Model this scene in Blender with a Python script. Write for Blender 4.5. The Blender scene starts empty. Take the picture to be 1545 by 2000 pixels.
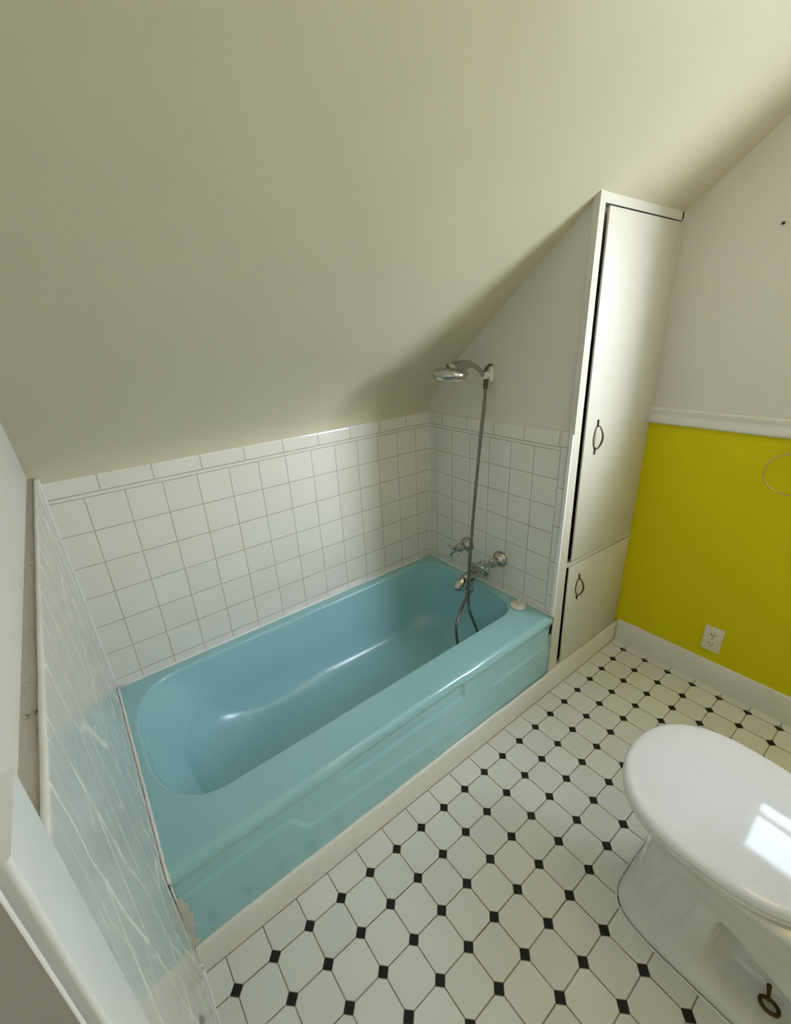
import bpy, bmesh, math, random
from math import sin, cos, pi, radians, tan
from mathutils import Vector, Matrix
random.seed(7)
S = bpy.context.scene
COL = S.collection

# ------------------------------------------------------------------ camera
cam_d = bpy.data.cameras.new('camera'); cam = bpy.data.objects.new('camera', cam_d); COL.objects.link(cam)
PA, PB, PC = .3896, -.0485, .644
fwd = Vector((sin(PC)*cos(PA), cos(PC)*cos(PA), -sin(PA)))
r0 = Vector((cos(PC), -sin(PC), 0)); u0 = r0.cross(fwd)
rr = r0*cos(PB) + u0*sin(PB); uu = -r0*sin(PB) + u0*cos(PB)
cam.matrix_world = Matrix(((rr.x, uu.x, -fwd.x, -1.3837), (rr.y, uu.y, -fwd.y, -1.5516), (rr.z, uu.z, -fwd.z, 1.4897), (0, 0, 0, 1)))
cam_d.sensor_fit = 'HORIZONTAL'; cam_d.sensor_width = 36; cam_d.lens = 36*857.7/1545
cam_d.clip_start = .01; cam_d.clip_end = 60
S.camera = cam

# ------------------------------------------------------------------ light and exposure
S.view_settings.view_transform = 'Standard'; S.view_settings.look = 'None'
S.view_settings.gamma = 1; S.view_settings.use_curve_mapping = False
S.view_settings.exposure = -0.58
W = bpy.data.worlds.new('sky'); S.world = W; W.use_nodes = True
W.node_tree.nodes['Background'].inputs['Color'].default_value = (.70, .83, 1.0, 1)
W.node_tree.nodes['Background'].inputs['Strength'].default_value = 15
def area(name, loc, target, sx, sy, power, col):
    d = bpy.data.lights.new(name, 'AREA'); d.shape = 'RECTANGLE'; d.size = sx; d.size_y = sy
    d.energy = power; d.color = col
    o = bpy.data.objects.new(name, d); COL.objects.link(o); o.location = loc
    o.rotation_euler = (Vector(target)-Vector(loc)).to_track_quat('-Z', 'Y').to_euler()
    return o
area('window_daylight', (1.6, -3.78, 2.2), (-.2, -.6, 1.3), 1.0, 1.6, 290, (.84, .90, 1.0))
lp = bpy.data.lights.new('ceiling_bulb', 'POINT'); lp.energy = 10; lp.color = (1, .75, .36); lp.shadow_soft_size = .25
lpo = bpy.data.objects.new('ceiling_bulb', lp); COL.objects.link(lpo); lpo.location = (-.35, -1.95, 2.12)

# ------------------------------------------------------------------ materials
class G:
    """small helper to write node graphs"""
    def __init__(s, name):
        s.m = bpy.data.materials.new(name); s.m.use_nodes = True
        s.t = s.m.node_tree; s.b = s.t.nodes['Principled BSDF']
        s._c = None
    def n(s, k, **kw):
        x = s.t.nodes.new(k)
        for a, v in kw.items(): setattr(x, a, v)
        return x
    def put(s, inp, v):
        if hasattr(v, 'is_linked') or isinstance(v, bpy.types.NodeSocket): s.t.links.new(v, inp)
        else: inp.default_value = v
    def co(s):
        if s._c is None: s._c = s.n('ShaderNodeTexCoord').outputs['Object']
        return s._c
    def xyz(s):
        q = s.n('ShaderNodeSeparateXYZ'); s.put(q.inputs[0], s.co()); return q.outputs
    def M(s, op, a, b=None, c=None):
        x = s.n('ShaderNodeMath', operation=op)
        s.put(x.inputs[0], a)
        if b is not None: s.put(x.inputs[1], b)
        if c is not None: s.put(x.inputs[2], c)
        return x.outputs[0]
    def dist(s, c, off, per):      # distance to the nearest off + k*per
        return s.M('PINGPONG', s.M('SUBTRACT', c, off), per/2)
    def line(s, d, w, soft=.0006): # 1 on the line
        x = s.n('ShaderNodeMapRange'); s.put(x.inputs['Value'], d)
        x.inputs['From Min'].default_value = w; x.inputs['From Max'].default_value = w+soft
        x.inputs['To Min'].default_value = 1; x.inputs['To Max'].default_value = 0
        return x.outputs[0]
    def noise(s, scale, detail=3, rough=.5, stretch=None):
        x = s.n('ShaderNodeTexNoise'); x.inputs['Scale'].default_value = scale
        x.inputs['Detail'].default_value = detail; x.inputs['Roughness'].default_value = rough
        v = s.co()
        if stretch:
            mp = s.n('ShaderNodeMapping'); s.put(mp.inputs[0], v); mp.inputs['Scale'].default_value = stretch; v = mp.outputs[0]
        s.put(x.inputs['Vector'], v); return x.outputs['Fac']
    def ramp(s, f, a, b, lo=0., hi=1.):
        x = s.n('ShaderNodeMapRange'); s.put(x.inputs['Value'], f)
        for k, v in (('From Min', lo), ('From Max', hi), ('To Min', a), ('To Max', b)): x.inputs[k].default_value = v
        return x.outputs[0]
    def mix(s, f, a, b):
        x = s.n('ShaderNodeMix', data_type='RGBA'); s.put(x.inputs[0], f)
        s.put(x.inputs[6], a if not isinstance(a, tuple) else (*a, 1)); s.put(x.inputs[7], b if not isinstance(b, tuple) else (*b, 1))
        return x.outputs[2]
    def color(s, v): s.put(s.b.inputs['Base Color'], (*v, 1) if isinstance(v, tuple) else v); return s
    def rough(s, v): s.put(s.b.inputs['Roughness'], v); return s
    def bump(s, h, dist=.001, st=1.):
        x = s.n('ShaderNodeBump'); x.inputs['Distance'].default_value = dist; x.inputs['Strength'].default_value = st
        s.put(x.inputs['Height'], h); s.t.links.new(x.outputs[0], s.b.inputs['Normal']); return s
def srgb(r, g, b): return tuple(((v/255+.055)/1.055)**2.4 if v > 10 else v/255/12.92 for v in (r, g, b))

def plaster(name, c, r=.55, b=.002, sc=9):
    g = G(name); n = g.noise(sc, 5, .55); n2 = g.noise(2.2, 2)
    g.color(g.mix(g.ramp(n2, 0, 1, .3, .7), c, tuple(v*.95 for v in c))); g.rough(r)
    g.bump(n, b, .6); return g.m
M_ceil = plaster('ceiling_plaster', (.64, .59, .43), .36, .004, 6)
M_wall = plaster('wall_plaster', (.72, .695, .60), .45, .003, 8)
M_left = plaster('left_wall_plaster', (.84, .83, .78), .5, .004, 30)

def make_right():
    g = G('two_tone_wall_paint'); z = g.xyz()[2]
    top = g.M('GREATER_THAN', z, 1.11)
    g.color(g.mix(top, (.72, .62, .001), (.74, .72, .66))); g.rough(.6); g.b.inputs['Specular IOR Level'].default_value = .25; g.bump(g.noise(14, 4), .0015, .5); return g.m
M_right = make_right()

def simple(name, c, r=.4, metal=0., coat=0., bump=0, sc=40):
    g = G(name); n = g.noise(sc, 3)
    g.color(g.mix(n, c, tuple(v*.93 for v in c))); g.rough(g.ramp(n, r*.85, r*1.15))
    g.b.inputs['Metallic'].default_value = metal; g.b.inputs['Coat Weight'].default_value = coat
    g.b.inputs['Coat Roughness'].default_value = .05
    if bump: g.bump(n, bump, .6)
    return g.m
M_trim = simple('gloss_white_trim_paint', (.82, .81, .76), .3, bump=.001, sc=25)
M_cab = simple('satin_white_cabinet_paint', (.68, .66, .57), .3)
M_dark = simple('cabinet_interior_shade', (.035, .03, .022), .8)  # near-black colour carries the shade inside the cabinet
M_caulk = simple('white_caulk', (.84, .84, .80), .5, bump=.002, sc=60)
def grit():
    g = G('rough_plaster_ledge'); n = g.noise(160, 4, .7)
    c = g.mix(g.ramp(g.noise(45, 4, .8), 0, 1, .60, .68), (.52, .49, .41), (.14, .12, .09))
    g.color(c); g.rough(.9); g.bump(n, .005, 1); return g.m
M_grit = grit()
M_porc = simple('white_porcelain', (.80, .79, .73), .09, coat=.6)
M_lid = simple('white_seat_plastic', (.82, .83, .85), .07, coat=.5)
M_chrome = simple('chrome', (.50, .50, .48), .13, 1.0)
M_hose = simple('braided_metal_hose', (.21, .20, .175), .32, .9, bump=.001, sc=400)
M_bronze = simple('aged_bronze', (.12, .10, .07), .4, .8, bump=.001, sc=90)
M_gold = simple('polished_brass', (.72, .60, .30), .18, 1.0)
M_boltm = simple('tarnished_brass', (.10, .065, .015), .45, .7)
M_plate = simple('ivory_outlet_plastic', (.82, .78, .60), .35)
M_slot = simple('dark_slot', (.05, .045, .03), .7)
M_plug = simple('cream_rubber', (.84, .78, .68), .5)
M_knob = simple('white_holder_plastic', (.80, .80, .72), .35)
M_board = simple('white_jamb_board', (.89, .90, .90), .35, bump=.0008, sc=20)
M_jamb = simple('shaded_jamb_paint', (.34, .31, .27), .5)  # white paint darkened, so the jamb's shade sits in the colour

def make_tub(name, ro, co):
    g = G(name); z = g.xyz()[2]
    n = g.noise(3.0, 2)
    g.color(g.mix(n, (.335, .60, .65), (.31, .565, .615))); g.rough(ro)
    g.b.inputs['Coat Weight'].default_value = .5 if ro < .2 else .2; g.b.inputs['Coat Roughness'].default_value = co
    g.bump(g.noise(5, 1), .0012, .4); return g.m
M_tub = make_tub('aqua_enamel', .10, .04); M_basin = make_tub('worn_aqua_enamel', .24, .16)

TP, TX0, TZ0 = .108, -1.3778, 1.0724
def wall_tile(name, horizontal, off, cap_off, side_col=None):
    g = G(name); o = g.xyz(); h = o[horizontal]; z = o[2]
    w = .0011
    body = g.M('LESS_THAN', z, TZ0+.001); cap = g.M('GREATER_THAN', z, TZ0+.0115)
    vert = g.M('MULTIPLY', g.line(g.dist(h, off, TP), w), body)
    hz = g.M('MULTIPLY', g.line(g.dist(z, TZ0, TP), w), g.M('MULTIPLY', g.M('GREATER_THAN', z, TZ0-6*TP-.01), g.M('LESS_THAN', z, TZ0+.01)))
    capl = g.line(g.M('ABSOLUTE', g.M('SUBTRACT', z, TZ0+.0125)), w*1.3)
    capj = g.M('MULTIPLY', g.line(g.dist(h, cap_off, .1495), w*1.2), cap)
    m = g.M('MAXIMUM', g.M('MAXIMUM', vert, hz), g.M('MAXIMUM', capl, capj))
    if side_col is not None:
        inside = g.M('LESS_THAN', h, side_col)
        sj = g.line(g.dist(z, .935, .152), w*1.2)
        edge = g.line(g.M('ABSOLUTE', g.M('SUBTRACT', h, side_col)), w)
        other = g.M('MULTIPLY', m, g.M('SUBTRACT', 1.0, inside))
        m = g.M('MAXIMUM', g.M('MAXIMUM', other, edge), g.M('MULTIPLY', sj, inside))
    vn = g.n('ShaderNodeTexWhiteNoise', noise_dimensions='2D')
    cb = g.n('ShaderNodeCombineXYZ')
    g.put(cb.inputs[0], g.M('FLOOR', g.M('DIVIDE', g.M('SUBTRACT', h, off), TP))); g.put(cb.inputs[1], g.M('FLOOR', g.M('DIVIDE', g.M('SUBTRACT', z, TZ0), TP)))
    g.t.links.new(cb.outputs[0], vn.inputs['Vector'])
    tile = g.mix(vn.outputs['Value'], (.77, .76, .695), (.74, .73, .665))
    grout = g.mix(g.noise(6, 2), (.36, .34, .28), (.56, .54, .46))
    g.color(g.mix(m, tile, grout)); g.rough(g.ramp(m, .12, .7))
    g.bump(g.M('ADD', g.M('MULTIPLY', m, -1.0), g.M('MULTIPLY', g.noise(8, 2), .5)), .0012, .7)
    return g.m
M_tile_back = wall_tile('white_square_wall_tile_back', 0, TX0, -1.331)
M_tile_end = wall_tile('white_square_wall_tile_end', 1, -.592, -.393, -.70)

def make_floor():
    g = G('octagon_and_dot_floor_tile'); o = g.xyz()
    P = .1009
    dx = g.dist(o[0], -1.4052, P); dy = g.dist(o[1], -.8303, P)
    s = g.M('ADD', dx, dy)
    R = .0158
    dot = g.line(s, R, .0006)
    ring = g.line(s, R+.0022, .0008)
    gl = g.line(g.M('MINIMUM', dx, dy), .0013, .0007)
    lim = g.M('LESS_THAN', o[0], .516)                      # plain border pieces along the end wall
    dot = g.M('MULTIPLY', dot, lim)
    grout = g.M('MAXIMUM', ring, gl)
    vn = g.n('ShaderNodeTexWhiteNoise', noise_dimensions='2D'); cb = g.n('ShaderNodeCombineXYZ')
    g.put(cb.inputs[0], g.M('FLOOR', g.M('DIVIDE', g.M('SUBTRACT', o[0], -1.4052), P))); g.put(cb.inputs[1], g.M('FLOOR', g.M('DIVIDE', g.M('SUBTRACT', o[1], -.8303), P)))
    g.t.links.new(cb.outputs[0], vn.inputs['Vector'])
    white = g.mix(vn.outputs['Value'], (.80, .80, .755), (.745, .745, .70))
    gr = g.mix(g.ramp(g.noise(9, 3, .6), 0, 1, .3, .7), (.19, .17, .13), (.40, .37, .30))
    c = g.mix(grout, white, gr); c = g.mix(dot, c, (.006, .006, .007))
    g.color(c); g.rough(g.ramp(grout, .22, .75))
    h = g.M('SUBTRACT', g.M('MULTIPLY', dot, 1.0), grout)
    g.bump(g.M('ADD', h, g.M('MULTIPLY', g.noise(10, 2), .4)), .001, .6); return g.m
M_floor = make_floor()

def make_panel():
    """glossy white sheet with pale wavy streaks running down it"""
    g = G('streaked_gloss_panel'); o = g.xyz()
    def web(scl, tilt, seed, wid):
        n = g.noise(3.2+seed, 2)
        zz = g.M('ADD', g.M('MULTIPLY', o[2], scl[1]), seed)
        yy = g.M('ADD', g.M('MULTIPLY', g.M('ADD', o[1], g.M('MULTIPLY', o[2], tilt)), scl[0]), g.M('MULTIPLY', n, .55))
        cb = g.n('ShaderNodeCombineXYZ'); g.put(cb.inputs[0], yy); g.put(cb.inputs[1], zz)
        v = g.n('ShaderNodeTexVoronoi', voronoi_dimensions='2D', feature='DISTANCE_TO_EDGE')
        v.inputs['Scale'].default_value = 1; g.t.links.new(cb.outputs[0], v.inputs['Vector'])
        return g.ramp(v.outputs['Distance'], 1, 0, 0, wid)
    a = web((10, 2.4), .04, 1.7, .055); b = web((21, 3.1), -.06, 6.1, .05)
    m = g.M('MAXIMUM', a, g.M('MULTIPLY', b, .55))
    br = g.ramp(g.noise(18, 4, .7), .35, 1, .3, .6); m = g.M('MULTIPLY', m, br)
    g.color(g.mix(m, (.66, .66, .635), (.90, .90, .87)))
    g.rough(g.ramp(m, .07, .5)); g.b.inputs['Coat Weight'].default_value = 0
    g.b.inputs['Specular IOR Level'].default_value = .5
    g.bump(g.M('ADD', g.M('MULTIPLY', m, .5), g.noise(2.5, 1)), .0010, .35); return g.m
M_panel = make_panel()

def make_glass():
    g = G('window_glass'); t = g.t
    tr = g.n('ShaderNodeBsdfTransparent'); gl = g.n('ShaderNodeBsdfGlossy'); gl.inputs['Roughness'].default_value = .02
    mx = g.n('ShaderNodeMixShader'); mx.inputs[0].default_value = .05
    t.links.new(tr.outputs[0], mx.inputs[1]); t.links.new(gl.outputs[0], mx.inputs[2])
    t.links.new(mx.outputs[0], t.nodes['Material Output'].inputs[0]); return g.m
M_glass = make_glass()

# ------------------------------------------------------------------ mesh helpers
def link(name, bm, mat, parent=None, smooth=False, angle=None):
    me = bpy.data.meshes.new(name); bmesh.ops.recalc_face_normals(bm, faces=bm.faces); bm.to_mesh(me); bm.free()
    me.materials.append(mat)
    if smooth or angle:
        me.shade_smooth()
        if angle: me.set_sharp_from_angle(angle=radians(angle))
    o = bpy.data.objects.new(name, me); COL.objects.link(o)
    if parent is not None:
        o.parent = parent; o.matrix_parent_inverse = Matrix.Translation(-parent.location) if parent.type == 'EMPTY' else Matrix()
    return o
def box(bm, x0, x1, y0, y1, z0, z1, bev=0, seg=2):
    v = [bm.verts.new((x, y, z)) for x in (x0, x1) for y in (y0, y1) for z in (z0, z1)]
    fs = [bm.faces.new([v[i] for i in q]) for q in ((0, 1, 3, 2), (4, 6, 7, 5), (0, 4, 5, 1), (2, 3, 7, 6), (0, 2, 6, 4), (1, 5, 7, 3))]
    if bev:
        es = list({e for f in fs for e in f.edges}); bmesh.ops.bevel(bm, geom=es, offset=bev, segments=seg, profile=.5, affect='EDGES')
def prism(bm, pts, axis, a, b, bev=0, seg=2):
    """pts: 2-D outline in the plane normal to axis ('x': (y,z), 'y': (x,z), 'z': (x,y))"""
    def P(p, t): return {'x': (t, p[0], p[1]), 'y': (p[0], t, p[1]), 'z': (p[0], p[1], t)}[axis]
    va = [bm.verts.new(P(p, a)) for p in pts]; vb = [bm.verts.new(P(p, b)) for p in pts]; n = len(pts)
    fs = [bm.faces.new(va), bm.faces.new(vb[::-1])] + [bm.faces.new([va[i], va[(i+1) % n], vb[(i+1) % n], vb[i]]) for i in range(n)]
    if bev:
        es = list({e for f in fs for e in f.edges}); bmesh.ops.bevel(bm, geom=es, offset=bev, segments=seg, profile=.5, affect='EDGES')
def BM(): return bmesh.new()
def catmull(pts, n=8):
    pts = [Vector(p) for p in pts]; out = []
    Q = [2*pts[0]-pts[1]] + pts + [2*pts[-1]-pts[-2]]
    for i in range(1, len(Q)-2):
        a, b, c, d = Q[i-1:i+3]
        for k in range(n):
            t = k/n; out.append(.5*((2*b)+(c-a)*t+(2*a-5*b+4*c-d)*t*t+(3*b-a-3*c+d)*t**3))
    out.append(pts[-1]); return out
def tube(bm, pts, r, seg=12, closed=False, flat=1.0):
    """r: number or list; flat squashes the section"""
    n = len(pts); pts = [Vector(p) for p in pts]; rings = []; nrm = None
    for i, p in enumerate(pts):
        a = pts[(i-1) % n] if (closed or i) else p; b = pts[(i+1) % n] if (closed or i < n-1) else p
        t = (b-a).normalized()
        if nrm is None: nrm = t.orthogonal().normalized()
        nrm = (nrm - t*nrm.dot(t)).normalized(); bi = t.cross(nrm)
        R = r[i] if isinstance(r, (list, tuple)) else r
        rings.append([bm.verts.new(p + nrm*R*cos(2*pi*k/seg) + bi*R*flat*sin(2*pi*k/seg)) for k in range(seg)])
    m = n if closed else n-1
    for i in range(m):
        A, B = rings[i], rings[(i+1) % n]
        for k in range(seg): bm.faces.new([A[k], A[(k+1) % seg], B[(k+1) % seg], B[k]])
    if not closed: bm.faces.new(rings[0][::-1]); bm.faces.new(rings[-1])
def lathe(bm, prof, base, axis, seg=28):
    """prof: (radius, height) pairs turned round axis"""
    ax = Vector(axis).normalized(); n = ax.orthogonal().normalized(); b = ax.cross(n); base = Vector(base)
    rings = []
    for r, h in prof:
        if r < 1e-6: rings.append([bm.verts.new(base+ax*h)])
        else: rings.append([bm.verts.new(base+ax*h+(n*cos(2*pi*k/seg)+b*sin(2*pi*k/seg))*r) for k in range(seg)])
    for A, B in zip(rings, rings[1:]):
        if len(A) == 1 and len(B) == 1: continue
        for k in range(seg):
            a0, a1, b0, b1 = A[k % len(A)], A[(k+1) % len(A)], B[k % len(B)], B[(k+1) % len(B)]
            vs = [a0] + ([a1] if a1 is not a0 else []) + [b1] + ([b0] if b0 is not b1 else [])
            bm.faces.new(vs)
def grid(bm, rows, closeu=False):
    V = [[bm.verts.new(p) for p in r] for r in rows]
    for A, B in zip(V, V[1:]):
        n = len(A)
        for k in range(n if closeu else n-1):
            bm.faces.new([A[k], A[(k+1) % n], B[(k+1) % n], B[k]])
    return V
def struct(name, bm, m, parent=None, **k):
    o = link(name, bm, m, parent, **k); o['kind'] = 'structure'; return o
def thing(name, label, cat, loc=(0, 0, 0), group=None):
    o = bpy.data.objects.new(name, None); COL.objects.link(o); o.location = loc; o.empty_display_size = .05
    o['label'] = label; o['category'] = cat
    if group: o['group'] = group
    return o
def sstep(a, b, x):
    t = min(1, max(0, (x-a)/(b-a))); return t*t*(3-2*t)

# ------------------------------------------------------------------ the room
X1, XL, YS = .566, -1.459, -2.62
LEFT, XT = -1.488, -1.468
YF = -.745                     # cabinet face
def slope(d): return 1.225 + .815*d
CZ = 2.42                      # flat ceiling height
bm = BM(); box(bm, -1.75, X1+.15, YS-.1, .1, -.06, 0); struct('floor', bm, M_floor)

# sloping ceiling with a soft cove at its foot
prof = [(.03, 1.13), (.002, 1.13), (.001, 1.150)]
for i in range(1, 15):
    t = i/14; prof.append((-(.21*t*t), (1-t)**2*1.150+2*t*(1-t)*1.225+t*t*slope(.21)))
dflat = (CZ-1.225)/.815
N = 16
for i in range(1, N): prof.append((-(.21+(dflat-.21-.1)*i/N), slope(.21+(dflat-.21-.1)*i/N)))
prof += [(-(dflat-.06), slope(dflat-.07)-.004), (-dflat, CZ-.012), (-(dflat+.07), CZ), (YS-.1, CZ)]
bm = BM()
top = [(y, z+.12) for y, z in prof[3:]][::-1]
outl = prof + [(YS-.1, CZ+.12)] + [(.06, 2.55), (.06, 1.13)]
rows = [[(x, y, z) for y, z in prof] for x in [(-1.75 + (X1+.15+1.75)*i/24) for i in range(25)]]
grid(bm, rows)
# closed outer shell so no sky leaks in
rows2 = [[(x, .09, 1.13), (x, .09, 2.6), (x, YS-.1, 2.6), (x, YS-.1, CZ)] for x in (-1.75, X1+.15)]
grid(bm, rows2)
for x in (-1.75, X1+.15):
    vs = [bm.verts.new((x, y, z)) for y, z in prof] + [bm.verts.new((x, YS-.1, 2.6)), bm.verts.new((x, .09, 2.6)), bm.verts.new((x, .09, 1.13))]
    bm.faces.new(vs)
bmesh.ops.remove_doubles(bm, verts=bm.verts, dist=1e-5)
struct('ceiling', bm, M_ceil, angle=50)

# back wall (long side of the tub)
bm = BM(); box(bm, -1.75, X1+.15, .009, .09, 0, 1.16); wb = struct('wall_back', bm, M_wall)
bm = BM()
prof = [(.010, .30), (0, .30), (0, 1.128), (.0015, 1.135), (.005, 1.140), (.010, 1.141)]
grid(bm, [[(x, y, z) for y, z in prof] for x in (XT-.002, 0)])
struct('tile_surround', bm, M_tile_back, wb, angle=40)

# end wall with the taps (the side of the cabinet)
def roofline(d0, d1, n=10):
    out = []
    for i in range(n+1):
        d = d0+(d1-d0)*i/n
        if d < .21:
            t = math.sqrt(d/.21); z = (1-t)**2*1.150+2*t*(1-t)*1.225+t*t*slope(.21)
        else: z = slope(d)
        out.append((-d, z+.012))
    return out
bm = BM(); prism(bm, [(.02, .0), (.02, 1.16)] + roofline(.0, -YF-.02, 14)[1:] + [(YF+.02, 0)], 'x', .008, .022)
we = struct('wall_end', bm, M_wall)
bm = BM()
prof = [(.0081, .30), (0, .30), (0, 1.128), (.0015, 1.135), (.005, 1.139), (.0081, 1.140)]
grid(bm, [[(x, y, z) for x, z in prof] for y in (0, YF+.004)])
struct('tile_surround', bm, M_tile_end, we, angle=40)

# right wall: yellow below the rail, plaster above, with the window opening
WY0, WY1, WZ0, WZ1 = -2.50, -1.46, 1.20, 2.06
bm = BM()
prism(bm, [(.02, 0), (.02, 1.16)] + roofline(0, -WY1, 16) + [(WY1, 0)], 'x', X1, X1+.08)
box(bm, X1, X1+.08, WY0, WY1, 0, WZ0); box(bm, X1, X1+.08, WY0, WY1, WZ1, CZ+.02); box(bm, X1, X1+.08, YS-.09, WY0, 0, CZ+.02)
struct('wall_right', bm, M_right)
bm = BM()
fx0, fx1 = X1+.03, X1+.07
for y0, y1, z0, z1 in ((WY0, WY0+.035, WZ0, WZ1), (WY1-.035, WY1, WZ0, WZ1), (WY0+.035, WY1-.035, WZ0, WZ0+.04), (WY0+.035, WY1-.035, WZ1-.04, WZ1), (WY0+.035, WY1-.035, 1.40, 1.435)):
    box(bm, fx0, fx1, y0, y1, z0, z1, .003)
wf = struct('window_1', bm, M_trim)
bm = BM(); box(bm, X1+.058, X1+.061, WY0+.035, WY1-.035, WZ0+.04, 1.40); struct('pane', bm, M_glass, wf)
bm = BM(); box(bm, X1+.058, X1+.061, WY0+.035, WY1-.035, 1.435, WZ1-.04); struct('pane', bm, M_glass, wf)
bm = BM(); box(bm, X1-.035, X1+.04, WY0-.05, WY1+.05, WZ0-.022, WZ0-.001, .004); struct('window_sill', bm, M_trim, wf)

# wall behind the camera
bm = BM(); box(bm, -1.75, X1+.15, YS-.09, YS, 0, CZ+.02); struct('wall_front', bm, M_right)

# left wall: plaster above, glossy streaked panel below a narrow rough ledge
LZ = 1.155
bm = BM(); prism(bm, [(.02, 0), (.02, 1.16)] + roofline(0, 1.308, 16) + [(-1.308, 0)], 'x', -1.62, LEFT)
box(bm, -1.62, LEFT, -2.02, -1.308, 2.03, CZ+.02); box(bm, -1.62, LEFT, YS, -2.02, 0, CZ+.02)
wl = struct('wall_left', bm, M_left)
# ragged grit ledge on top of the panel
bm = BM(); rows = []
random.seed(3)
ys = [-.002-(1.237*i/120) for i in range(121)]
jag = [random.uniform(-.0012, .0012) for _ in ys]
rows = [[(LEFT-.001, y, LZ+.004+j), (LEFT+.0012+j*.8, y, LZ+.003), (XT-.0062+j*.6, y, LZ-.002), (XT-.005, y, LZ-.02)] for y, j in zip(ys, jag)]
grid(bm, rows); struct('trim_1', bm, M_grit)
# panel
bm = BM()
prof = [(LEFT, 0), (XL, 0), (XT, LZ-.008), (XT-.001, LZ-.003), (XT-.004, LZ), (XT-.0058, LZ-.002), (LEFT, LZ-.004)]
ysp = [0, -.2, -.4, -.6, -.8, -1.0, -1.2395]
grid(bm, [[(x, y, z) for x, z in prof] for y in ysp])
struct('wall_panel', bm, M_panel, wl, angle=40)
# painted bead along the top edge of the panel
bm = BM(); pts = [(XT-.0035, y, LZ-.001+.0006*sin(y*40)) for y in [-.0-1.2385*i/60 for i in range(61)]]
tube(bm, pts, .0032, 8); struct('trim_2', bm, M_caulk, smooth=True)
# wide vertical board at the end of the panel and the door jamb beyond it
bm = BM(); XB = -1.463
def arc(cx, cy, r, a0, a1, n=8): return [(cx+r*cos(radians(a0+(a1-a0)*i/n)), cy+r*sin(radians(a0+(a1-a0)*i/n))) for i in range(n+1)]
o2 = [(LEFT-.003, -1.2395)] + arc(XB-.003, -1.2425, .003, 90, 0, 4) + arc(XB-.004, -1.3045, .004, 0, -90, 6) + [(LEFT-.003, -1.3085)]
prism(bm, o2, 'z', 0.0, 1.244); struct('trim_3', bm, M_board, angle=35)
bm = BM(); prism(bm, [(LEFT-.15, -1.3086), (LEFT+.001, -1.3086), (LEFT+.001, -1.3262), (LEFT+.0215, -1.3262), (LEFT+.0215, -1.3290), (LEFT-.15, -1.3290)], 'z', 0, 2.03)
struct('door_1', bm, M_jamb, angle=40)
dj = bpy.data.objects['door_1']
bm = BM(); tube(bm, [(LEFT+.0217, -1.3276, z) for z in (0.001, .5, 1, 1.5, 2.0)], .0014, 10); struct('jamb_bead', bm, M_board, dj, smooth=True)
bm = BM(); box(bm, LEFT-.13, LEFT-.09, -2.02, -1.330, 0.005, 2.025, .003); struct('door_leaf', bm, M_board, dj)
bm = BM(); box(bm, LEFT-.085, LEFT-.028, -1.345, -1.3295, 0, 2.03, .002); struct('door_stop', bm, M_board, dj)
bm = BM(); box(bm, -1.75, LEFT-.16, YS, .05, 0, CZ); struct('wall_hall', bm, M_wall)

# chair rail and baseboards
bm = BM()
prism(bm, [(X1, 1.094), (X1-.010, 1.094), (X1-.016, 1.100), (X1-.018, 1.112), (X1-.014, 1.124), (X1-.014, 1.136), (X1-.019, 1.144), (X1-.019, 1.152), (X1-.012, 1.157), (X1, 1.157)], 'y', YF, YS+.001)
struct('trim_4', bm, M_trim, angle=35)
bm = BM()
prism(bm, [(X1, 0), (X1-.015, 0), (X1-.015, .105), (X1-.011, .116), (X1, .119)], 'y', -.764, YS+.001); struct('baseboard_right', bm, M_trim, angle=35)
# low white board in front of tub and cabinet
bm = BM(); rows = []
prof = [(-.729, .094), (-.733, .1005), (-.738, .103), (-.744, .101), (-.7475, .095), (-.7485, .02), (-.7485, 0), (-.729, 0)]
random.seed(11)
nx = 160
for i in range(nx+1):
    x = XL + (X1-XL)*i/nx; w = .0008*sin(x*9)+.0005*sin(x*31); off = -.012*sstep(-1.0, .55, x)*1.0
    chip = random.uniform(0, .0012)
    rows.append([(x, y+off+(w if k < 5 else 0)-(0), z+(w if z > .05 else 0)-(chip if k == 3 else 0)) for k, (y, z) in enumerate(prof)])
grid(bm, rows, True); bm.faces.new([v for v in bm.verts if abs(v.co.x-XL) < 1e-6][:8]); 
struct('baseboard_front', bm, simple('worn_white_board_paint', (.80, .785, .71), .35, bump=.002, sc=70), angle=40)
# thin brown line where the board meets the tile
bm = BM(); tube(bm, [(XL+(X1-.02-XL)*i/40, -.7492-.012*sstep(-1.0, .55, XL+(X1-XL)*i/40), .0004) for i in range(41)], .0016, 6)
struct('trim_5', bm, simple('brown_joint_line', (.34, .31, .24), .9, bump=.002, sc=60))

# caulk beads
def bead(name, pts, r, amp=.0007, seed=1, m=None):
    random.seed(seed); P = catmull(pts, 10)
    bm = BM(); tube(bm, P, [r+random.uniform(-amp, amp) for _ in P], 8); struct(name, bm, m or M_caulk, smooth=True)
RZ = .390
bead('trim_6', [(XL+.002, -.002, RZ+.002), (-1.0, -.002, RZ+.002), (-.5, -.002, RZ+.002), (-.003, -.002, RZ+.002)], .0045, seed=2)
bead('trim_7', [(-.003, -.003, RZ+.002), (-.003, -.25, RZ+.002), (-.003, -.5, RZ+.002), (-.003, -.728, RZ+.002)], .0042, seed=3)
bead('trim_8', [(-.0015, -.0015, RZ+.004), (-.0015, -.0015, .8), (-.0015, -.0015, 1.138)], .0042, seed=4)
bead('trim_9', [(XL-.0015, -.002, RZ+.004), (XL-.004, -.002, .8), (XT+.0015, -.002, 1.15)], .0036, seed=5)
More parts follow.
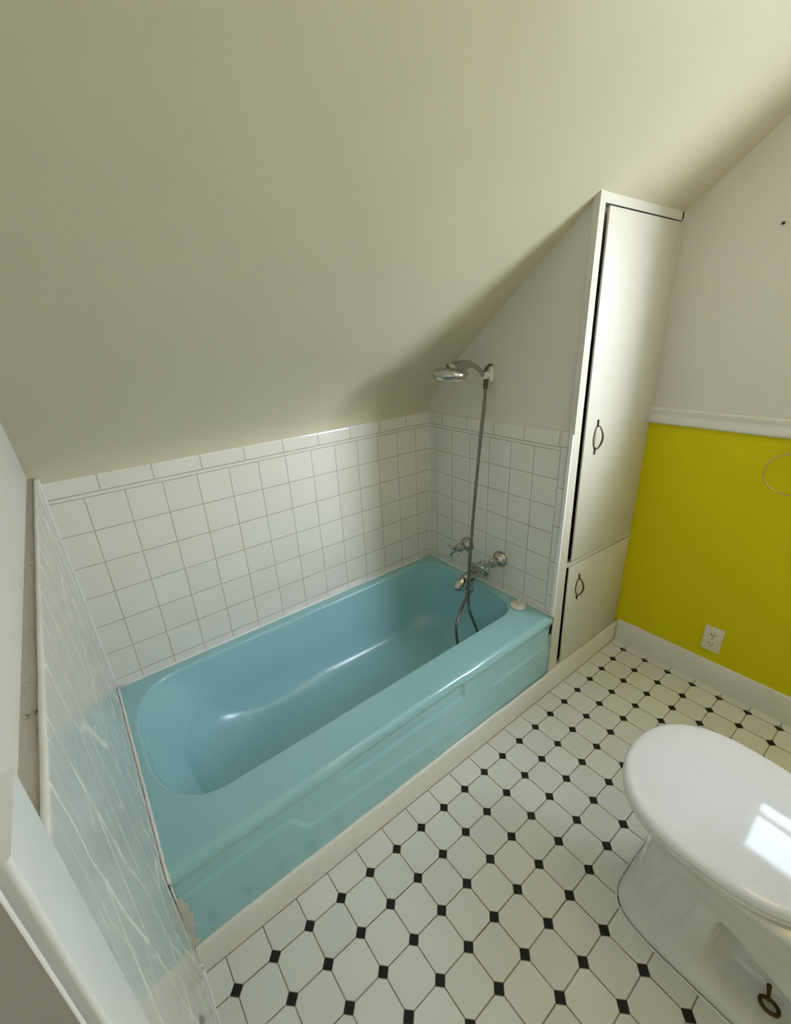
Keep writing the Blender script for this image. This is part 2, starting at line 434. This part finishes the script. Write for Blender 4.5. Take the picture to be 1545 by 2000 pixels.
bead('trim_10', [(XL+.001, -.003, RZ+.003), (XL+.001, -.3, RZ+.003), (XL+.001, -.6, RZ+.003), (XL+.001, -.722, RZ+.002), (XL+.001, -.744, RZ-.018)], .0040, .001, seed=6)
bead('trim_11', [(XL+.0005, -.738, RZ-.03), (XL+.0005, -.737, .25), (XL+.0005, -.737, .108)], .0024, .0008, seed=7)
bead('trim_12', [(XL+.001, -.752, .05), (XL+.001, -.755, .006), (XL+.001, -.9, .002), (XL+.001, -1.1, .002), (XL+.001, -1.238, .002)], .0045, .0012, seed=8)
# torn filler left standing where apron and panel meet
random.seed(5); bm = BM()
pts = [(XL+.001, .30)]
e = []
for i in range(26):
    z = .30-.19*i/25; wdt = .004+.020*sin(pi*min(1, (i+2)/24.))*random.uniform(.55, 1.0)+(.022 if i > 21 else 0)*random.random()
    e.append((XL+wdt, z))
prism(bm, [(XL+.0005, .30)] + e + [(XL+.0005, .11)], 'y', -.7395, -.7345); struct('trim_13', bm, simple('torn_filler', (.62, .60, .54), .85, bump=.003, sc=150))

# ------------------------------------------------------------------ bathtub
tub = thing('bathtub', 'aqua blue enamelled alcove bathtub with stepped apron, set between white tiled walls', 'bathtub', (-.727, -.37, 0))
TXa, TXb = XL+.001, -.001
bx0, bx1, by0, by1 = -1.437, -.030, -.607, -.040
def outline(x0, x1, y0, y1, rl, rr_, n=200, off=0):
    """rounded rectangle with big left corners rl=(rx,ry) and right corners; returned by equal angle steps"""
    pts = []
    def corner(cx, cy, rx, ry, a0):
        for i in range(17):
            a = a0+pi/2*i/16; e = 2/2.25
            c, s_ = cos(a), sin(a)
            pts.append((cx+rx*abs(c)**e*(1 if c >= 0 else -1), cy+ry*abs(s_)**e*(1 if s_ >= 0 else -1)))
    corner(x1-rr_[0], y1-rr_[1], rr_[0], rr_[1], 0); corner(x0+rl[0], y1-rl[1], rl[0], rl[1], pi/2)
    corner(x0+rl[0], y0+rl[1], rl[0], rl[1], pi); corner(x1-rr_[0], y0+rr_[1], rr_[0], rr_[1], 1.5*pi)
    # resample by arc length
    P = [Vector(p) for p in pts]; P.append(P[0]); L = [0]
    for a, b in zip(P, P[1:]): L.append(L[-1]+(b-a).length)
    out = []; j = 0
    for k in range(n):
        s_ = L[-1]*k/n
        while L[j+1] < s_: j += 1
        out.append(P[j].lerp(P[j+1], (s_-L[j])/max(1e-9, L[j+1]-L[j])))
    return out
NT = 240
rings = []
rim = outline(bx0, bx1, by0, by1, (.17, .235), (.13, .15), NT)
floor_ = outline(-1.19, -.105, -.535, -.085, (.26, .224), (.13, .16), NT)
# outer ring: project the rim outward on to the deck rectangle
yfr = -.722
cx, cy = (bx0+bx1)/2, (by0+by1)/2
def outer(p):
    # nearest-edge style projection keeping order
    d = Vector((p.x-cx, p.y-cy)); t = 1e9
    for lim, comp in ((TXb-cx, d.x), (TXa-cx, d.x), (-.001-cy, d.y), (yfr-cy, d.y)):
        if comp*lim > 0: t = min(t, lim/comp)
    return Vector((cx+d.x*t, cy+d.y*t))
out = [outer(p) for p in rim]
corners = [Vector(c) for c in ((TXb, -.001), (TXa, -.001), (TXa, yfr), (TXb, yfr))]
for c in corners:
    k = min(range(NT), key=lambda i: (out[i]-c).length); out[k] = c.copy()
def shrink(R, d, cxy):       # move inward along the outline normal
    n = len(R); o_ = []
    for i in range(n):
        t = (R[(i+1) % n]-R[i-1]).normalized(); nn = Vector((-t.y, t.x)); o_.append(R[i]+nn*d)
    return o_
deck = lambda y: RZ
bm = BM(); rows = []
rows.append([(p.x, p.y, RZ) for p in out])
for t in (.35, .7): rows.append([(a.x*(1-t)+b.x*t, a.y*(1-t)+b.y*t, RZ) for a, b in zip(out, shrink(rim, -.008, 0))])
rows.append([(p.x, p.y, RZ) for p in shrink(rim, -.005, 0)])
r_ = .012
for i in range(1, 8):
    a = (pi/2)*i/8
    rows.append([(p.x, p.y, RZ-r_*(1-cos(a))) for p in shrink(rim, -.005+r_*sin(a), 0)])
inner = shrink(rim, -.005+r_, 0)
H0, H1 = RZ-r_, .070
K = 22
for i in range(0, K+1):
    t = i/K                       # going down
    z = H0+(H1-H0)*t
    R = []
    for a, b in zip(inner, floor_):
        u = t
        # wall profile: straight slope then rounded into the floor
        wx = .80*t + .20*t**6
        R.append((a.x+(b.x-a.x)*wx, a.y+(b.y-a.y)*wx, z))
    rows.append(R)
# round into the floor by drawing the last rows in
last = rows[-12:]
rows = rows[:-12]
base = last[0]
for i in range(1, 15):
    a = (pi/2)*i/14
    z0 = base[0][2]; dz = z0-H1
    R = []
    for p, q in zip(base, floor_):
        qx, qy = p[0]+(q.x-p[0])*1.0, p[1]+(q.y-p[1])*1.0
        ee = Vector((cx-qx, (cy-qy))).normalized()*.06
        tx, ty = qx+ee.x, qy+ee.y
        s1 = 1-cos(a); R.append((p[0]+(tx-p[0])*s1, p[1]+(ty-p[1])*s1, z0-dz*sin(a)))
    rows.append(R)
lastr = rows[-1]
fcx, fcy = -.62, -.31
for t in (.15, .35, .55, .75, .92):
    rows.append([(p[0]+((-.62+(p[0]+.62)*.5)-p[0])*t, p[1]+(fcy-p[1])*t, H1-.006*t) for p in lastr])
V = grid(bm, rows, True); bm.faces.new(V[-1])
link('basin', bm, M_basin, tub, smooth=True)
# apron: rolled front edge then a face with a stepped relief
bm = BM()
def apron_y(x, z):
    y = -.7285
    # centre recess under the rim
    c = sstep(-1.012, -.985, x)*(1-sstep(-.520, -.495, x))*sstep(.278, .294, z)
    # stepped line: lower part stands proud
    drop = sstep(-1.18, -1.115, x)*(1-sstep(-.415, -.35, x))
    zl = .290-.045*sstep(-1.1, -.3, x) - .085*drop + .012*drop
    up = sstep(zl-.004, zl+.004, z)
    y = -.7375 + .0060*up + .0085*c
    # roll out to the rim
    k = sstep(.325, .368, z)
    ytop = -.7415 + .003*sstep(-1.04, -.97, x)*(1-sstep(-.54, -.47, x))
    return y*(1-k)+ytop*k
rows = []
NX = 320
for i in range(NX+1):
    x = TXa + (TXb-TXa)*i/NX
    yt = apron_y(x, .366)
    r = [(x, yfr, RZ)]
    r = []
    for j in range(9):
        a = pi/2*j/8; r.append((x, yfr+(yt-yfr)*sin(a), RZ-.024*(1-cos(a))))
    for j in range(1, 90): 
        z = .366-(.366-.03)*j/89; r.append((x, apron_y(x, z), z))
    rows.append(r)
grid(bm, rows)
link('apron', bm, M_tub, tub, smooth=True)

# ------------------------------------------------------------------ linen cabinet
cab = thing('linen_cabinet', 'tall narrow white built-in cabinet under the sloping ceiling, beside the tub end', 'cabinet', (.28, YF, .1))
top = slope(-YF)+.004
bm = BM()
ya, yb = YF, YF+.02
prism(bm, [(0, .10), (.058, .10), (.030, top), (0, top)], 'y', ya-.001, yb, .0012)                 # left stile
prism(bm, [(.556, .10), (X1-.0005, .10), (X1-.0005, top), (.545, top)], 'y', ya, yb)                      # right stile
box(bm, .03, .556, ya, yb, 1.806, top)                                                                  # header
prism(bm, [(.045, .597), (.556, .572), (.556, .588), (.045, .613)], 'y', ya, yb)
box(bm, .05, .556, ya, yb, .095, .112)
link('face_frame', bm, M_cab, cab)
bm = BM(); box(bm, .024, X1-.001, YF+.035, -.35, .01, 1.42); link('carcass', bm, M_dark, cab)  # solid dark box stands in for the unlit inside behind the door gaps
bm = BM(); prism(bm, [(.075, .6175), (.552, .5915), (.543, 1.800), (.050, 1.800)], 'y', YF-.005, YF+.002, .0018); d1 = link('door', bm, M_cab, cab, angle=40)
bm = BM(); prism(bm, [(.080, .115), (.553, .115), (.553, .570), (.066, .594)], 'y', YF-.005, YF+.002, .0018); d2 = link('door', bm, M_cab, cab, angle=40)
def pull(x, z, L, parent):
    bm = BM(); y = YF-.005
    for s in (1, -1):
        zz = z+s*L*.38
        bmb = [(x, y-.003, zz-s*.012), (x, y-.003, zz), (x, y-.003, zz+s*.010), (x, y-.002, zz+s*L*.12)]
        tube(bm, catmull(bmb, 4), [.0026]*3+[.0042]*3+[.003]*4+[.0045]*3, 8, flat=.7)
        lathe(bm, [(0, 0), (.0052, 0), (.005, .003), (0, .006)], (x, y, z+s*L*.47), (0, -1, 0), 10)
    P = catmull([(x, y-.004, z+L*.34), (x, y-.013, z+L*.30), (x+.004, y-.021, z+L*.13), (x+.005, y-.023, z-L*.02), (x+.004, y-.019, z-L*.18), (x, y-.012, z-L*.31), (x, y-.004, z-L*.35)], 6)
    n = len(P); tube(bm, P, [.0019+.0021*sin(pi*i/(n-1))**2 for i in range(n)], 8)
    P = catmull([(x, y-.0015, z+L*.36), (x-.012, y-.0015, z+L*.22), (x-.017, y-.0015, z), (x-.013, y-.0015, z-L*.2), (x, y-.0015, z-L*.36)], 6)
    tube(bm, P, .0018, 8)
    return link('handle', bm, M_bronze, parent, smooth=True)
pull(.137, 1.105, .125, d1); pull(.146, .476, .118, d2)
# painted strip covering the raw tile edge beside the stile
bm = BM(); prism(bm, [(-.013, RZ+.002), (0, RZ+.002), (0, 1.136), (-.008, 1.136), (-.009, 1.13)], 'y', YF-.001, YF+.012, .001); struct('trim_14', bm, M_caulk)

# ------------------------------------------------------------------ taps
tap = thing('bath_faucet', 'chrome wall-mounted bath taps with spout and two cross handles above the tub end', 'faucet', (0, -.365, .44))
for (y, z, L, ex) in ((-.268, .545, .098, 'l'), (-.463, .545, .118, 'r')):
    bm = BM(); lathe(bm, [(0, 0), (.037, 0), (.037, .005), (.034, .013), (.022, .025), (.016, .029), (.016, .034), (0, .034)], (0, y, z), (-1, 0, 0)); link('wall_flange', bm, M_chrome, tap, angle=45)
    bm = BM(); lathe(bm, [(0, .028), (.0115, .028), (.0115, .040), (.020, .044), (.0225, .052), (.020, .062), (.011, .066), (.009, L-.012), (.010, L), (0, L)], (0, y, z), (-1, 0, 0)); link('valve_stem', bm, M_chrome, tap, angle=45)
    bm = BM(); c = Vector((-L, y, z))
    rot_ = radians(28 if ex == 'l' else 12)
    for k in range(4):
        a = rot_+k*pi/2; d = Vector((0, cos(a), sin(a)))
        tube(bm, [c+d*.004, c+d*.014, c+d*.025, c+d*.033, c+d*.036], [.006, .0048, .0055, .0072, .0035], 10)
    lathe(bm, [(0, -.010), (.010, -.008), (.0105, .004), (.007, .010), (0, .012)], c, (-1, 0, 0), 16)
    link('cross_handle', bm, M_chrome, tap, smooth=True)
bm = BM()
zs = .452
P = catmull([(0.000, -.365, zs), (-.03, -.365, zs), (-.07, -.365, zs+.003), (-.11, -.365, zs), (-.148, -.365, zs-.010), (-.166, -.365, zs-.026), (-.168, -.365, zs-.040)], 6)
n = len(P); tube(bm, P, [.034 if i < 2 else .030-.012*min(1, i/(n*.75)) for i in range(n)], 20, flat=.86)
lathe(bm, [(0, 0), (.038, 0), (.038, .006), (.033, .012), (0, .012)], (0, -.365, zs), (-1, 0, 0))
link('spout', bm, M_chrome, tap, smooth=True)
bm = BM(); lathe(bm, [(0, 0), (.010, 0), (.008, .014), (.015, .020), (.0155, .030), (.008, .035), (0, .036)], (-.070, -.365, zs+.022), (-.1, 0, 1)); link('diverter_knob', bm, M_chrome, tap, angle=40)
bm = BM(); lathe(bm, [(0, 0), (.027, 0), (.027, .022), (.020, .028), (.020, .038), (.025, .043), (.025, .064), (.016, .070), (.012, .088), (0, .088)], (-.100, -.365, zs-.012), (0, 0, -1)); link('hose_outlet', bm, M_chrome, tap, angle=40)

# ------------------------------------------------------------------ hand shower
sh = thing('hand_shower', 'chrome hand shower on its wall holder with a long metal hose looping into the tub', 'shower head', (-.2, -.365, 1.34))
bm = BM(); HC = (-.225, -.372, 1.332)
lathe(bm, [(0, -.010), (.050, -.010), (.056, -.008), (.0585, 0), (.0655, .004), (.066, .012), (.060, .020), (.045, .026), (.02, .030), (0, .031)], HC, (.04, -.03, 1), 40)
link('head', bm, M_chrome, sh, angle=45)
bm = BM(); P = catmull([(-.215, -.370, 1.352), (-.165, -.367, 1.3625), (-.120, -.365, 1.366), (-.085, -.365, 1.356), (-.055, -.365, 1.336), (-.043, -.365, 1.322)], 6)
n = len(P); tube(bm, P, [.030-.016*min(1, i/(n*.45)) for i in range(n)], 16, flat=.62); link('grip', bm, M_chrome, sh, smooth=True)
bm = BM(); lathe(bm, [(0, -.028), (.048, -.0285), (.050, -.0115), (0, -.0112)], (HC[0], HC[1], HC[2]+.017), (.04, -.03, 1), 36); link('spray_face', bm, M_knob, sh, angle=40)
bpy.data.objects['spray_face']['label'] = 'pale spray face'
bm = BM(); P = catmull([(-.024, -.365, 1.287), (-.030, -.366, 1.20), (-.050, -.370, 1.08), (-.075, -.376, .90), (-.108, -.388, .68), (-.130, -.398, .52), (-.136, -.402, .43), (-.146, -.412, .352), (-.150, -.428, .310), (-.122, -.440, .225), (-.113, -.447, .170), (-.128, -.450, .125), (-.175, -.448, .112), (-.222, -.436, .150), (-.236, -.430, .225), (-.225, -.416, .275), (-.178, -.394, .312), (-.135, -.374, .330), (-.104, -.366, .357)], 12)
tube(bm, P, .0064, 12); link('hose', bm, M_hose, sh, smooth=True)
bm = BM(); lathe(bm, [(0, -.012), (.0085, -.012), (.0095, 0), (.009, .022), (.0075, .024), (0, .024)], (-.024, -.365, 1.278), (.05, 0, 1), 16); link('hose_nut', bm, M_bronze, sh, angle=40)
hb = thing('shower_holder', 'small white plastic wall holder gripping the hand shower', 'shower holder', (0.005, -.365, 1.31))
bm = BM(); box(bm, -.012, .007, -.380, -.350, 1.292, 1.348, .006, 3); lathe(bm, [(0, 0), (.013, 0), (.012, .014), (.014, .022), (.009, .030), (0, .030)], (-.010, -.365, 1.315), (-1, 0, .15), 16)
link('bracket', bm, M_knob, hb, angle=40)
bm = BM(); tube(bm, catmull([(-.030, -.365, 1.330), (-.020, -.366, 1.345), (-.008, -.368, 1.354), (.002, -.37, 1.356)], 4), [.006]*5+[.005]*4+[.003]*4, 10); link('lever', bm, M_bronze, hb, smooth=True)

# drain stopper
ds = thing('drain_stopper', 'round cream rubber drain stopper resting on the tub rim below the taps', 'drain stopper', (-.047, -.604, RZ))
bm = BM(); lathe(bm, [(0, .0005), (.029, .0005), (.032, .004), (.031, .009), (.026, .012), (.010, .013), (0, .013)], (-.047, -.604, RZ), (0, 0, 1), 32); link('disc', bm, M_plug, ds, angle=50)
bm = BM(); lathe(bm, [(0, .012), (.007, .012), (.006, .018), (.009, .022), (.006, .027), (0, .028)], (-.040, -.600, RZ), (0, 0, 1), 16); link('pull_knob', bm, M_plug, ds, smooth=True)

# ------------------------------------------------------------------ toilet
TCX, TY0 = -.357, -1.232
wc = thing('toilet', 'white porcelain toilet with closed oval lid standing on the octagon tile floor', 'toilet', (TCX, -1.5, 0))
def egg(hw, y0, y1, n=200, ex=2.2, mid=.42):
    """outline of an egg with its tip at y0 (front, +y) and back at y1; widest mid of the way"""
    ym = y0+(y1-y0)*mid; pts = []
    for k in range(n):
        a = 2*pi*k/n; c, s_ = cos(a), sin(a)
        e = 2/ex
        X = hw*abs(c)**e*(1 if c >= 0 else -1)
        Y = (y0-ym)*abs(s_)**e if s_ >= 0 else -(ym-y1)*abs(s_)**(2/2.6)
        pts.append((TCX+X, ym+Y))
    return pts
def lerp(a, b, t): return a+(b-a)*t
# lid
bm = BM(); rows = []
LB = -1.70
for hw, ins, z in ((.200, .004, .3995), (.2065, .000, .404), (.2065, .000, .410), (.204, .002, .416), (.199, .007, .4200), (.190, .016, .4225), (.165, .042, .4258), (.13, .075, .4292), (.09, .12, .4320), (.05, .165, .4338), (.02, .20, .4344)):
    rows.append([(x, y, z) for x, y in egg(hw, TY0-ins, LB+ins)])
V = grid(bm, rows, True); bm.faces.new(V[0]); bm.faces.new(V[-1]); link('lid', bm, M_lid, wc, angle=60)
# seat ring
bm = BM(); rows = []
for hw, ins, z in ((.196, .006, .3805), (.202, .001, .384), (.203, .000, .391), (.199, .004, .397)):
    rows.append([(x, y, z) for x, y in egg(hw, TY0-.002-ins, LB+ins)])
V = grid(bm, rows, True); bm.faces.new(V[0]); bm.faces.new(V[-1]); link('seat', bm, simple('white_seat_ring', (.80, .78, .71), .2), wc, angle=60)
# bowl and pedestal
def recess(x, y, z):
    side = abs(x-TCX)
    if side < .05: return x
    zt = .225 - 1.0*max(0, (-1.515-y))*.55
    zt = max(.10, zt)
    f = sstep(-1.512, -1.532, y)*0 + (1-sstep(-1.540, -1.515, y))
    g_ = sstep(.028, .05, z)*(1-sstep(zt-.03, zt+.012, z))
    return x - (1 if x > TCX else -1)*.085*f*g_
bm = BM(); rows = []
prof = [(0.0, .180, -1.305, -1.90, 5.0), (.006, .1805, -1.304, -1.90, 5.0), (.02, .176, -1.308, -1.90, 4.8), (.035, .165, -1.313, -1.89, 4.4), (.06, .153, -1.320, -1.88, 4.0), (.10, .146, -1.326, -1.87, 3.8), (.15, .143, -1.328, -1.86, 3.4), (.20, .144, -1.325, -1.86, 3.0), (.24, .148, -1.318, -1.86, 2.8), (.28, .158, -1.305, -1.86, 2.6), (.32, .171, -1.285, -1.86, 2.4), (.35, .183, -1.265, -1.86, 2.3), (.368, .190, -1.252, -1.86, 2.3), (.376, .190, -1.25, -1.86, 2.3), (.3785, .187, -1.254, -1.855, 2.3)]
def interp(z):
    i = max(k for k in range(len(prof)-1) if prof[k][0] <= z)
    a, b = prof[i], prof[i+1]; p0 = prof[max(i-1, 0)]; p3 = prof[min(i+2, len(prof)-1)]
    h = b[0]-a[0]; t = (z-a[0])/h; o_ = []
    for j in range(1, 5):
        m0 = (b[j]-p0[j])/(b[0]-p0[0])*h if i > 0 else (b[j]-a[j]); m1 = (p3[j]-a[j])/(p3[0]-a[0])*h if p3 is not b else (b[j]-a[j])
        o_.append((2*t**3-3*t*t+1)*a[j]+(t**3-2*t*t+t)*m0+(-2*t**3+3*t*t)*b[j]+(t**3-t*t)*m1)
    return o_
zsn = [0, .006, .012, .02] + [.02+.345*i/66 for i in range(1, 67)] + [.368, .372, .376, .3785]
for z in zsn:
    hw, y0, y1, ex = interp(z)
    rows.append([(recess(x, y, z), y, z) for x, y in egg(hw, y0, y1, 320, ex, .42)])
V = grid(bm, rows, True); bm.faces.new(V[0]); bm.faces.new(V[-1]); link('bowl', bm, M_porc, wc, smooth=True)
bm = BM(); tube(bm, [(x, y, .001) for x, y in egg(.1845, -1.300, -1.907, 120, 5.0)], .0028, 6, closed=True); link('caulk_line', bm, M_caulk, wc, smooth=True)
# floor bolt
bm = BM(); bc = (-.468, -1.642, .046)
tube(bm, [Vector(bc)+Vector((.013*cos(2*pi*k/20), .017*sin(2*pi*k/20), .003)) for k in range(20)], .0042, 8, closed=True)
tube(bm, [Vector(bc)+Vector((.009, .004, .004)), Vector(bc)+Vector((.013, .008, .022)), Vector(bc)+Vector((.016, .012, .040))], [.004, .0038, .005], 10)
link('floor_bolt', bm, M_boltm, wc, smooth=True); bpy.data.objects['floor_bolt']['label'] = 'dark brass bolt and washer'
# tank
bm = BM(); box(bm, TCX-.23, TCX+.23, -1.93, -1.755, .385, .74, .02, 4); link('tank', bm, M_porc, wc, angle=40)
bm = BM(); box(bm, TCX-.24, TCX+.24, -1.94, -1.745, .741, .775, .01, 3); link('tank_lid', bm, M_porc, wc, angle=40)
bm = BM(); box(bm, TCX-.16, TCX+.16, -1.90, -1.70, .25, .384, .02, 3); link('tank_shelf', bm, M_porc, wc, angle=40)
for s in (-1, 1):
    bm = BM(); lathe(bm, [(0, 0), (.014, 0), (.014, .03), (.010, .036), (0, .037)], (TCX+s*.075, -1.715, .384), (0, 0, 1), 16); link('hinge', bm, M_lid, wc, angle=40)
bm = BM(); tube(bm, [(TCX-.16, -1.745, .69), (TCX-.16, -1.73, .69), (TCX-.155, -1.722, .69), (TCX-.10, -1.718, .685)], [.008, .007, .006, .007], 10); link('flush_handle', bm, M_chrome, wc, smooth=True)

# ------------------------------------------------------------------ things on the right wall
ou = thing('power_outlet', 'ivory double power outlet low on the yellow wall', 'outlet', (X1, -1.148, .226))
bm = BM(); box(bm, X1-.006, X1-.0002, -1.183, -1.113, .167, .284, .0025, 2); link('cover_plate', bm, M_plate, ou, angle=40)
for z in (.249, .203):
    bm = BM(); lathe(bm, [(0, 0), (.0165, 0), (.016, .002), (0, .002)], (X1-.0058, -1.148, z), (-1, 0, 0), 20); so = link('socket', bm, M_plate, ou, angle=40)
    bm = BM()
    for dy, h in ((.0065, .0040), (-.0065, .0033)): box(bm, X1-.0092, X1-.0070, -1.148+dy-.0012, -1.148+dy+.0012, z+.002-h, z+.002+h)
    lathe(bm, [(0, 0), (.0024, 0), (.0024, .0012), (0, .0012)], (X1-.0078, -1.148, z-.0085), (-1, 0, 0), 10)
    link('slots', bm, M_slot, so)
bm = BM(); lathe(bm, [(0, 0), (.003, 0), (.002, .0012), (0, .0014)], (X1-.006, -1.148, .226), (-1, 0, 0), 10); link('screw', bm, M_chrome, ou)
tr = thing('towel_ring', 'polished brass towel ring hanging on the yellow wall below the white rail', 'towel ring', (X1, -1.245, 1.065))
bm = BM(); rc = Vector((X1-.045, -1.243, .983)); tube(bm, [rc+Vector((-.004*cos(a), .076*sin(a), .072*cos(a))) for a in [2*pi*k/64 for k in range(64)]], .0028, 10, closed=True); link('ring', bm, M_gold, tr, smooth=True)
bm = BM(); lathe(bm, [(0, 0), (.021, 0), (.021, .004), (.012, .012), (.009, .032), (.011, .045), (.008, .054), (0, .055)], (X1, -1.243, 1.062), (-1, 0, 0), 24); link('mount', bm, M_gold, tr, angle=40)
sc = thing('wall_screw', 'small dark screw left in the bare upper wall above the white rail', 'screw', (X1, -1.037, 1.747))
bm = BM(); lathe(bm, [(0, -.004), (.0022, -.004), (.0022, .003), (.0050, .004), (.0045, .007), (0, .008)], (X1, -1.037, 1.747), (-1, 0, 0), 12); link('screw_head', bm, M_slot, sc)
